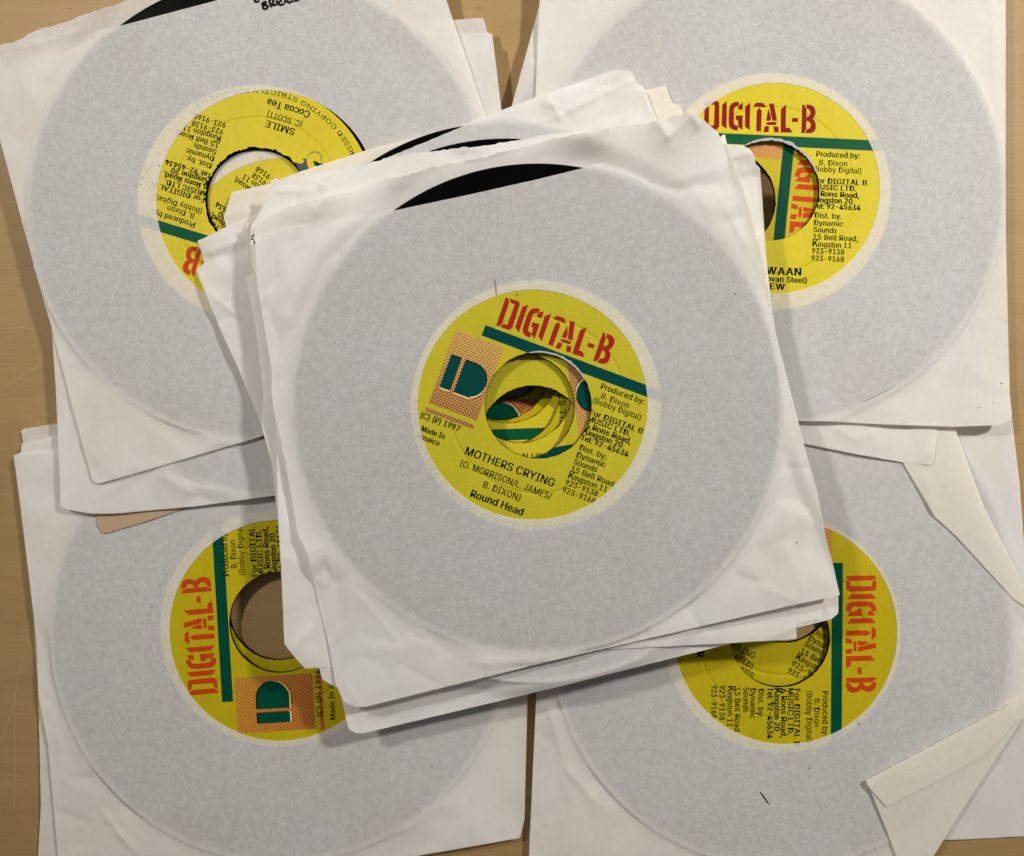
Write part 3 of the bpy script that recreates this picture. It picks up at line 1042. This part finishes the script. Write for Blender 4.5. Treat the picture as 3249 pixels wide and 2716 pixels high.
# ================================================================== upper right pile
C2_front = [(1790, -230), (3175, 20), (3080, 700), (2975, 1340), (2964, 1455), (2957, 1477), (2865, 1467), (2700, 1438), (2550, 1407), (1420, 1190), (1624, 334), (1716, 0)]
make_sleeve('white sleeve under the upper right one, its creased lower corner poking out', M['white'], 6.6, (2300, 640), C2_front,
            [(1790, -230), (3175, 20), (3080, 700), (2973, 1340), (2962, 1450), (2953, 1474), (2865, 1464), (2700, 1436), (2550, 1405), (1425, 1188), (1628, 334), (1720, 0)],
            (2301, 637), 0.3, (1.1, 5), seed=81, fc=[(2735, 1405, 2650, 1355, 0.3, 2.5), (2790, 1440, 2760, 1360, 0.25, 3), (1650, 300, 1690, 180, 0.6, 2.5)], bb=[(2950, 1460, 25, 0.3)],
            wr=(0.45, 0.14), group='sleeves at the upper right')
make_record('record under the upper right one, orange lettering reading downwards inside its hole', (2301, 640), (2301, 637), (2301.6, 637), 6.6, 96, 'orange', du=0, ddu=1.5,
            show='SBH', year=None, panel=(-41.5, -17, -12.0, 16.6), k=1.06, dv=2.0)
C1_front = [(1716, -160), (3191, -160), (3191, 410), (3191, 718), (3194, 850), (3204, 1252), (3211, 1315), (3206, 1334), (3165, 1349), (3025, 1354), (2787, 1346), (2640, 1337), (1690, 1325), (1699, 313), (1712, 0)]
C1_back = [(1718, -200), (3190, -200), (3189, 410), (3188, 718), (3191, 850), (3200, 1252), (3205, 1315), (3200, 1334), (3160, 1346), (3025, 1351), (2787, 1343), (2640, 1334), (1694, 1322), (1703, 313), (1716, 0)]
sC, fC, bC = make_sleeve('cream sleeve at the upper right holding the brightest yellow label', M['warm'], 9.0, (2447, 610), C1_front, C1_back, (2458, 597), 0.6,
                         (1.2, 4), seed=29, fc=[(3155, 0, 3170, 420, 0.35, 2.0), (3170, 420, 3178, 860, 0.25, 2.0), (2600, 1325, 2700, 1290, 0.5, 3.0)], fb=[(3190, 1330, 14, 0.5)],
                         hole_r=40.0, pleat=0.5, group='sleeves at the upper right')
rC, lC, zC, csC = make_record('record at the upper right, dark red lettering upright, title ending in GWAAN', (2447, 610), (2450, 608), (2439.6, 603.3), 9.0, 2.7, 'crimson',
                              titles=[(serif_line, 'GWAAN', -2.6, 13.6, -31.9, 2.8), ('novan Steel)', -0.8, 15.9, -34.7, 2.2, 0.012), (serif_line, 'REW', -0.2, 7.7, -37.6, 2.3)], year=None, show='SBC', jag=0.1)
torn_ring(lC, csC, zC, 19.1, 118, 20, 0.9, M['torn'], 4)
ribbon('hair_line', [[(2737, 1276), (2775, 1258), (2810, 1240), (2839, 1224)]], 2.2, fC, M['hair'], fC.obj)
specks('stain_speck', [[(3106, 1291), (3107, 1294)], [(3176, 1214), (3180, 1219)], [(3150, 1277), (3151, 1279)]], 5, fC, M['hair'], fC.obj)

# ================================================================== upper left pile
A3 = [(20, 250), (1350, -100), (1750, 1250), (580, 1614), (462, 1655), (341, 1691), (323, 1691), (308, 1666), (305, 1632)]
make_sleeve('brown kraft sleeve lowest in the upper left pile, one rounded corner showing', M['tan'], 6.3, (850, 800), A3, A3, (850, 800), 0.0, (4, 6), seed=91, crumple=0,
            wr=(0.05, 0.03), pleat=0, corner=14, group='sleeves at the upper left')
A2_front = [(95, 190), (800, 140), (1453, 105), (1562, 105), (1591, 351), (1700, 1500), (880, 1571), (616, 1607), (359, 1630), (292, 1630), (215, 1617), (190, 1607), (192, 1563), (177, 1235), (164, 1040)]
A2_back = [(90, 160), (800, 110), (1438, 63), (1534, 56), (1546, 102), (1558, 108), (1588, 351), (1698, 1498), (880, 1569), (616, 1603), (359, 1626), (292, 1626), (219, 1613), (194, 1604), (196, 1563), (181, 1235), (168, 1040)]
make_sleeve('white sleeve second in the upper left pile with a curled lower edge', M['white'], 7.9, (885, 830), A2_front, A2_back, (903, 845), 0.2, (1.1, 3), seed=37,
            fc=[(500, 1490, 620, 1570, 0.6, 3), (620, 1545, 880, 1560, 0.9, 2.5), (560, 1480, 760, 1540, -0.5, 4), (1300, 105, 1330, 240, 0.4, 3)],
            fb=[(215, 1600, 16, 1.2), (880, 1570, 20, 1.5)], bb=[(215, 1600, 16, 1.0), (880, 1570, 20, 0.6), (1530, 60, 12, 0.8)], group='sleeves at the upper left')
make_record('record under the upper left one, half seen upside down through its hole', (900, 845), (903, 845), (903, 845), 7.9, 214, 'gold', show='CR', year=None)
A1_front = [(-72, 195), (404, 76), (692, 0), (1388, -185), (1416, 0), (1543, 370), (1758, 1142), (828, 1385), (470, 1490), (320, 1533), (307, 1533), (292, 1522), (161, 1030), (123, 900), (0, 446)]
A1_back = [(-79, 165), (0, 144, 4), (52, 130, 4), (107, 100, 4), (171, 82, 3), (262, 48, 3), (405, 0, 2), (1385, -250), (1414, 0), (1540, 370), (1754, 1138), (828, 1382), (470, 1486), (322, 1529), (296, 1520), (166, 1030), (128, 900), (5, 446)]
sA, fA, bA = make_sleeve('white sleeve on top of the upper left pile with marker writing', M['warm'], 9.7, (828, 656), A1_front, A1_back, (848, 639), 0.5, (1.1, 1.4), seed=41,
                         fc=[(640, 1380, 810, 1410, 0.5, 3), (500, 1310, 700, 1370, -0.35, 4), (500, 820, 640, 900, 0.25, 4), (20, 170, 200, 470, 0.2, 4), (1330, 100, 1520, 370, 0.25, 4)],
                         fb=[(310, 1525, 14, 0.9), (760, 1400, 22, 0.8)], bb=[(300, 20, 12, 2.0), (60, 120, 14, 1.3), (310, 1525, 14, 0.7), (760, 1400, 22, 0.3)], bc=[(0, 177, 400, 80, 0.4, 2)],
                         hole_r=42.1, group='sleeves at the upper left')
rA, lA, zA, csA = make_record('record at the upper left lying upside down, titled SMILE', (828, 656), (812, 646), (814.5, 632), 9.7, 197, 'gold', du=1.5, dv=1.8, ddu=1.5, cdu=2.2, cdv=1.7,
                              titles=[('SMILE', -6.3, 5.0, -29.8, 2.6, 0.006), ('(C. SCOTT)', -8.1, 5.5, -33.3, 2.3, 0.0), ('Cocoa Tea', -9.8, 6.8, -37.8, 2.7, 0.008)],
                              year=None, show='SBCR', jag=0.55)
patch('worn_patch', [(935, 512), (946, 518), (958, 520), (966, 510), (960, 503), (972, 503), (974, 520), (980, 535), (978, 545), (955, 552), (946, 535)], zA + 0.12, M['grime'], lA)
patch('ink_smear', [(993, 511), (1003, 511), (1012, 518), (1024, 518), (1026, 524), (1010, 528), (998, 525)], zA + 0.14, INKS['gold']['m_green'], lA)
patch('ink_smear', [(1003, 515), (1012, 516), (1014, 523), (1004, 523)], zA + 0.17, M['ink'], lA)
ribbon('label_blister', [[(975, 500), (982, 487), (997, 480), (1012, 484), (1020, 497), (1018, 512)]], 2.2, fA, M['hair'], lA)
hw = lambda pts: [(750 + x / 7.0, y / 7.0) for x, y in pts]
ribbon('marker_writing', [hw(s) for s in [
    [(395, -30), (400, 5), (415, 42), (445, 50), (490, 22), (520, 22)],
    [(548, 100), (585, 62), (640, 32), (668, 45), (650, 80), (600, 112)], [(575, 90), (595, 150), (600, 210)], [(600, 125), (660, 112), (705, 130), (700, 165), (650, 205), (600, 212)],
    [(725, -20), (745, 80), (785, 165)], [(740, -20), (815, -10), (835, 30), (790, 92)], [(790, 110), (830, 118), (905, 95)],
    [(890, -20), (900, 60), (940, 108), (1000, 115), (1075, 75)], [(930, 52), (1015, 5)],
    [(1150, -10), (1125, 30), (1150, 68), (1205, 58), (1225, 15), (1235, 30), (1285, 28)], [(1285, 28), (1330, 5), (1400, -5)], [(1090, -10), (1080, 50), (1080, 70)]]],
       8.0, fA, M['ink'], fA.obj)
specks('ink_speck', [[(503, 523), (505, 527)], [(451, 562), (453, 564)], [(447, 584), (448, 586)]], 5, fA, M['hair'], fA.obj)

# ================================================================== the pile in the middle, bottom to top
Z0, PITCH = 12.6, 2.2
GE = 'records in the middle pile'
GS = 'sleeves in the middle pile'
zE = lambda i: Z0 + (8 - i) * PITCH
# lowest sleeve, ivory
E8 = [(736, 610), (859, 582), (951, 545), (1165, 476), (1336, 431), (1700, 350), (2053, 286), (2112, 273), (2124, 305), (2135, 328), (2158, 334), (2169, 362), (2400, 1650), (1050, 1985), (716, 717), (710, 689)]
make_sleeve('ivory sleeve at the bottom of the middle pile, upper corners lying on the neighbouring records', M['cream'], zE(8), (1590, 1120), E8, E8, (1590, 1110), 0.6, (2.6, 5), (0.8, 0.8), seed=101, crumple=0, wr=(0.1, 0.05),
            fc=[(712, 688, 800, 668, 0.35, 1.5), (760, 640, 800, 700, 0.2, 2)], corner=5, group=GS)
make_record('lowest record of the middle pile, a green emblem deep in the hole', (1600, 1168), (1596, 1125), (1596, 1108), zE(8), -90, 'orange', show='SBHE', year=None, group=GE)
# second from the bottom, turned the furthest
E7f = [(626, 764), (664, 748), (712, 722), (775, 696), (960, 610), (1140, 537), (1478, 397), (1538, 378, 2), (1645, 333, 4), (1792, 281, 4), (1949, 225, 2), (2004, 227), (2019, 262), (2038, 271), (2086, 383), (2560, 1500),
       (1170, 2060), (880, 1575), (875, 1515), (837, 1383), (830, 1351), (768, 1196), (700, 1046), (676, 990), (622, 857), (648, 833), (642, 809)]
E7b = [(632, 762), (714, 724), (960, 606), (1140, 530), (1478, 393), (1645, 329), (1792, 276), (1949, 221), (2000, 226), (2030, 271), (2080, 383), (2556, 1500), (1170, 2056), (884, 1575), (841, 1383), (772, 1196), (704, 1046), (630, 857), (652, 833)]
make_sleeve('crumpled white sleeve turned furthest, sticking out at both upper corners of the middle pile', M['white'], zE(7), (1585, 1140), E7f, E7b, (1585, 1150), 0.4, (0.85, 5), (0.8, 0.4), seed=103,
            fc=[(640, 808, 770, 760, 0.45, 1.4), (1700, 395, 1787, 362, 0.6, 1.5), (1787, 362, 1910, 300, 0.7, 1.5), (1910, 300, 2018, 254, 0.6, 1.5), (1715, 325, 1790, 345, 0.5, 2), (1890, 265, 1905, 310, 0.4, 2),
                (2030, 272, 2086, 383, 0.4, 1.2), (1540, 380, 1700, 395, 0.4, 2), (700, 900, 690, 1000, -0.3, 6)],
            fb=[(660, 760, 8, 2.0), (1990, 220, 9, 3.0), (1600, 350, 9, 3.0), (1800, 290, 9, 2.6), (1480, 400, 7, 1.4)], bb=[(1990, 230, 9, 1.2), (1600, 360, 12, 0.8)],
            wr=(0.5, 0.16), crumple=24, corner=4, group=GS)
make_record('second lowest record of the middle pile, its rim the longer black sliver', (1586, 1131), (1584, 1165), (1584, 1170), zE(7), 100, 'orange', show='', year=None, group=GE)
E6 = [(880, 620), (1350, 520), (1600, 470), (2150, 500), (2500, 1600), (2400, 1890), (1100, 2040), (850, 1000)]
make_sleeve('white sleeve in the middle pile round the record that shows the shorter black sliver', M['white'], zE(6), (1603, 1185), E6, E6, (1605, 1183), 0.3, (3.5, 6), seed=105, crumple=0, wr=(0.06, 0.04), group=GS)
make_record('record of the middle pile showing the shorter black sliver', (1603, 1185), (1609, 1180), (1609.5, 1179), zE(6), 178, 'crimson', show='SBC', year=None, k=1.06, dv=3.5, group=GE)
E5 = [(900, 640), (1500, 560), (2200, 520), (2480, 1650), (2440, 1900), (1120, 2080), (880, 1000)]
make_sleeve('white sleeve fifth from the top in the middle pile, hidden but for its torn hole', M['white'], zE(5), (1611, 1246), E5, E5, (1611, 1246), 0.3, (3.5, 6), seed=107, crumple=0, wr=(0.06, 0.04), group=GS)
make_record('record in the middle pile with letters ILL SA across the inside of the hole', (1611, 1246), (1611, 1246), (1611, 1246), zE(5), -90, 'orange', titles=[('ILL SA', -11.0, -0.4, -21.4, 2.3, 0.0)], show='', year=None, group=GE)
E4 = [(781, 706), (796, 704), (1200, 640), (2230, 560), (2500, 1850), (2440, 1930), (990, 2090), (900, 1800), (835, 1250), (812, 1046), (796, 905), (786, 800)]
make_sleeve('tan edged sleeve in the middle pile seen as a brown strip on the left side', M['ivory'], zE(4), (1650, 1250), E4, E4, (1650, 1239), 0.3, (2.5, 6), seed=109, crumple=0, wr=(0.1, 0.05), corner=0, group=GS)
make_record('record in the middle pile, letters N UP at the bottom of the hole', (1650, 1245), (1650, 1240), (1650, 1238.6), zE(4), 0, 'gold', titles=[('N UP', 1.0, 8.3, -25.4, 2.3, 0.004)], show='', year=None, group=GE)
E3 = [(778, 878), (800, 872), (1300, 740), (2240, 470), (2299, 424), (2310, 470), (2590, 1560), (2660, 1896), (2660, 1946), (2638, 1964), (2528, 1992), (2340, 2037), (2138, 2087), (1748, 2185), (1156, 2326), (1130, 2326), (1106, 2314),
      (1080, 2200), (1010, 1900), (875, 1511), (832, 1356), (832, 1310), (837, 1251), (825, 1142), (812, 1046), (784, 900)]
make_sleeve('white sleeve third from the top, its long lower edge standing out below the middle pile', M['white'], zE(3), (1691, 1390), E3, E3, (1691, 1390), 1.6, (1.1, 5), (0.4, 0.4), seed=111,
            fc=[(1115, 2310, 1175, 2265, 0.5, 1.2), (1175, 2265, 1260, 2225, 0.4, 2), (1300, 2250, 1800, 2140, -0.25, 3), (1500, 2230, 2100, 2080, 0.25, 3), (795, 900, 840, 1250, 0.2, 1.5)],
            fb=[(1200, 2320, 16, -3.6), (1450, 2260, 18, -3.8), (1700, 2200, 18, -3.8), (1950, 2140, 18, -3.2), (2250, 2060, 16, -2.4)], bb=[(1200, 2320, 16, -3.6), (1450, 2260, 18, -3.8), (1700, 2200, 18, -3.8), (1950, 2140, 18, -3.2), (2250, 2060, 16, -2.4)],
            wr=(0.45, 0.14), group=GS, corner=5)
make_record('third record from the top, the wide yellow arc in the middle hole', (1691, 1390), (1691, 1390), (1691, 1390), zE(3), 185, 'teal', show='R', year=None, group=GE)
E2f = [(859, 572, 4), (1000, 550, 5), (1163, 532, 6), (1180, 513, 5), (1270, 496, 5), (1297, 484, 2), (1383, 479, 2), (1443, 471, 5), (1517, 468, 4), (1598, 452, 1), (1695, 435, 1), (1750, 424, 1), (1860, 416), (2200, 440), (2309, 458), (2355, 461), (2381, 474), (2396, 499), (2397, 520), (2411, 533),
       (2417, 602), (2423, 700), (2431, 813), (2442, 919), (2450, 1001), (2461, 1069), (2490, 1500), (2524, 1923), (2528, 2026), (2498, 2030), (1920, 2062), (1052, 2116), (968, 2121), (935, 2085), (902, 2042), (894, 1850), (885, 1700), (880, 1570), (876, 1350), (868, 1250), (850, 1050), (822, 900), (799, 840),
       (794, 780), (797, 712), (844, 655), (846, 630), (862, 610)]
E2b = [(870, 580), (1300, 490), (1860, 425), (2300, 465), (2400, 560), (2440, 919), (2560, 1700), (2608, 1905), (2606, 1964), (2537, 1979), (1920, 2058), (1065, 2180), (1023, 2156), (1013, 2119), (905, 2042), (890, 1700), (880, 1350), (855, 1050), (826, 900), (804, 840), (803, 712)]
s2, f2s, b2s = make_sleeve('white sleeve just under the top one, its torn upper lip and right edge showing', M['white'], zE(2), (1665, 1292), E2f, E2b, (1655, 1288), 0.8, (0.85, 4), (0.6, 0.4), seed=113,
                           fc=[(2320, 500, 2385, 490, 0.5, 1.2), (2355, 500, 2370, 700, 0.35, 2), (2370, 700, 2420, 950, 0.3, 2), (1260, 500, 1300, 530, 0.5, 2), (1300, 505, 1530, 495, -0.6, 3), (860, 610, 1010, 605, 0.35, 2),
                               (1010, 600, 1150, 545, 0.3, 3), (1010, 600, 1020, 575, 0.5, 1)],
                           fb=[(1350, 470, 8, 2.4), (1480, 460, 9, 2.4), (1250, 500, 6, -0.8), (2360, 465, 8, 1.6), (950, 2100, 10, 1.2), (1800, 410, 9, 2.0), (880, 590, 9, 1.4)], fh=[(2335, 480, 2392, 800, 0.28), (2392, 800, 2452, 1300, 0.22)], wr=(0.45, 0.14), crumple=22, corner=4, group=GS)
ribbon('pen_mark', [[(796, 752), (802, 749), (807, 744)], [(796, 760), (801, 760), (804, 755)], [(806, 764), (808, 769), (807, 774)]], 4.5, f2s, M['ink'], f2s.obj)
make_record('second record from the top, red dots and green curve inside the middle hole', (1665, 1292), (1657, 1288), (1655, 1288), zE(2), 170, 'teal', year='1997', group=GE)
E1f = [(809, 760), (940, 718), (1100, 690), (1250, 668), (1500, 615), (1700, 570), (1851, 533), (2050, 478), (2255, 420), (2279, 421), (2330, 560), (2375, 727), (2420, 900), (2458, 1063), (2504, 1252), (2552, 1416), (2596, 1567), (2620, 1700), (2645, 1800), (2665, 1889),
       (2498, 1924), (1748, 2097), (1300, 2208), (1160, 2243), (1128, 2243), (1090, 2226), (1065, 2170), (1042, 2037), (1015, 1933), (974, 1750), (946, 1700), (905, 1465), (882, 1356), (873, 1324), (862, 1251), (862, 1173), (841, 1050), (816, 900), (812, 830)]
E1b = [(807, 729), (822, 704), (846, 684, 2), (910, 657, 2), (1013, 632, 3), (1030, 629, 3), (1087, 614, 5), (1253, 562, 5), (1320, 547, 2), (1360, 533, 5), (1440, 520, 5), (1530, 500, 5), (1600, 480, 4), (1671, 466, 2), (1700, 455, 4), (1856, 421, 4), (1950, 407, 4), (2087, 383, 2), (2170, 362, 2), (2195, 354), (2208, 358),
       (2252, 398), (2279, 421), (2330, 560), (2373, 727), (2418, 900), (2456, 1063), (2502, 1252), (2550, 1416), (2594, 1567), (2618, 1700), (2642, 1800), (2660, 1887), (2498, 1920), (1748, 2093), (1300, 2204), (1162, 2239), (1094, 2222), (1069, 2170),
       (1046, 2037), (1019, 1933), (978, 1750), (950, 1700), (909, 1465), (886, 1356), (866, 1251), (866, 1173), (845, 1050), (820, 900), (814, 830)]
s1, f1s, b1s = make_sleeve('grey white sleeve on top of the middle pile, black record edge at its mouth', M['thin'], zE(1), (1705, 1289), E1f, E1b, (1690, 1284), 0.3, (0.8, 0.8), (0.3, 0.5), seed=115,
                           fc=[(2280, 430, 2420, 830, 0.5, 1.6), (2420, 830, 2590, 1500, 0.35, 1.6), (2590, 1500, 2640, 1760, 0.3, 2), (2180, 560, 2330, 820, 0.45, 5), (2100, 480, 2270, 430, 0.35, 1.5), (2330, 820, 2400, 1000, 0.3, 4),
                               (880, 1150, 900, 1180, 0.08, 1.2), (880, 1230, 910, 1230, 0.09, 1.0), (900, 1000, 1000, 800, 0.35, 5), (1000, 1350, 1060, 1800, 0.25, 6), (1060, 1800, 1300, 2080, 0.3, 5),
                               (1500, 2100, 1740, 2090, 0.6, 2.5), (1600, 2120, 1760, 2105, -0.5, 2), (830, 745, 1060, 690, 0.35, 1.2), (2390, 1850, 2560, 1920, 0.3, 4), (2480, 1700, 2560, 1910, 0.3, 5), (895, 900, 880, 1100, 0.2, 3)],
                           fb=[(1150, 2235, 18, 1.6), (1500, 2160, 13, 1.8), (1740, 2100, 12, 1.8), (2100, 2015, 14, 1.5), (2620, 1880, 22, 1.0), (1300, 2130, 20, -0.5), (2480, 1760, 20, -0.5)], bb=[(1280, 530, 12, 6.0), (1540, 470, 12, 7.0), (1850, 395, 14, 8.0), (2120, 345, 14, 8.0), (1000, 620, 11, 5.0), (2230, 380, 8, 1.5)],
                           bc=[(1005, 700, 1035, 632, 0.30, 1.0), (1035, 632, 1060, 660, 0.22, 1.2), (1020, 690, 1000, 660, 0.15, 1), (2060, 395, 2120, 470, 0.6, 2), (2160, 380, 2210, 430, 0.7, 1.4), (1240, 600, 1420, 570, 0.4, 3), (1860, 440, 1880, 500, 0.35, 3)],
                           fh=[(2250, 435, 2335, 800, 0.30), (2335, 800, 2475, 1400, 0.25), (2475, 1400, 2590, 1760, 0.2)],
                           wr=(0.6, 0.14), pleat=0.7, crumple=26, corner=5, group=GS)
r1, l1, z1, cs1 = make_record('top record of the middle pile, titled MOTHERS CRYING by Round Head', (1705, 1289), (1701, 1286), (1707.5, 1285.7), zE(1), 20.4, 'teal', dv=-0.4, ddu=1.6, cdu=1.5, cdv=-0.2, rim_r=44.7,
                              titles=[('MOTHERS CRYING', -18.6, 15.2, -25.7, 2.9, 0.006), ('(O. MORRISON/L. JAMES/', -18.8, 15.9, -30.3, 2.4, 0.0), ('B. DIXON)', -8.4, 5.6, -34.7, 2.5, 0.0), ('Round Head', -11.5, 8.3, -39.3, 2.7, 0.012)], group=GE, jag=0.12)
torn_ring(l1, cs1, z1, 19.1, 100, 28, 0.5, M['torn'], 9)
ribbon('hole_tear', [[(1568, 886), (1572, 900), (1574, 920), (1575, 936)]], 3.2, f1s, M['hair'], f1s.obj, 0.18)
specks('ink_speck', [[(2331, 931), (2333, 934)], [(2527, 1720), (2529, 1723)], [(1640, 934), (1641, 937)]], 5, f1s, M['ink'], f1s.obj)
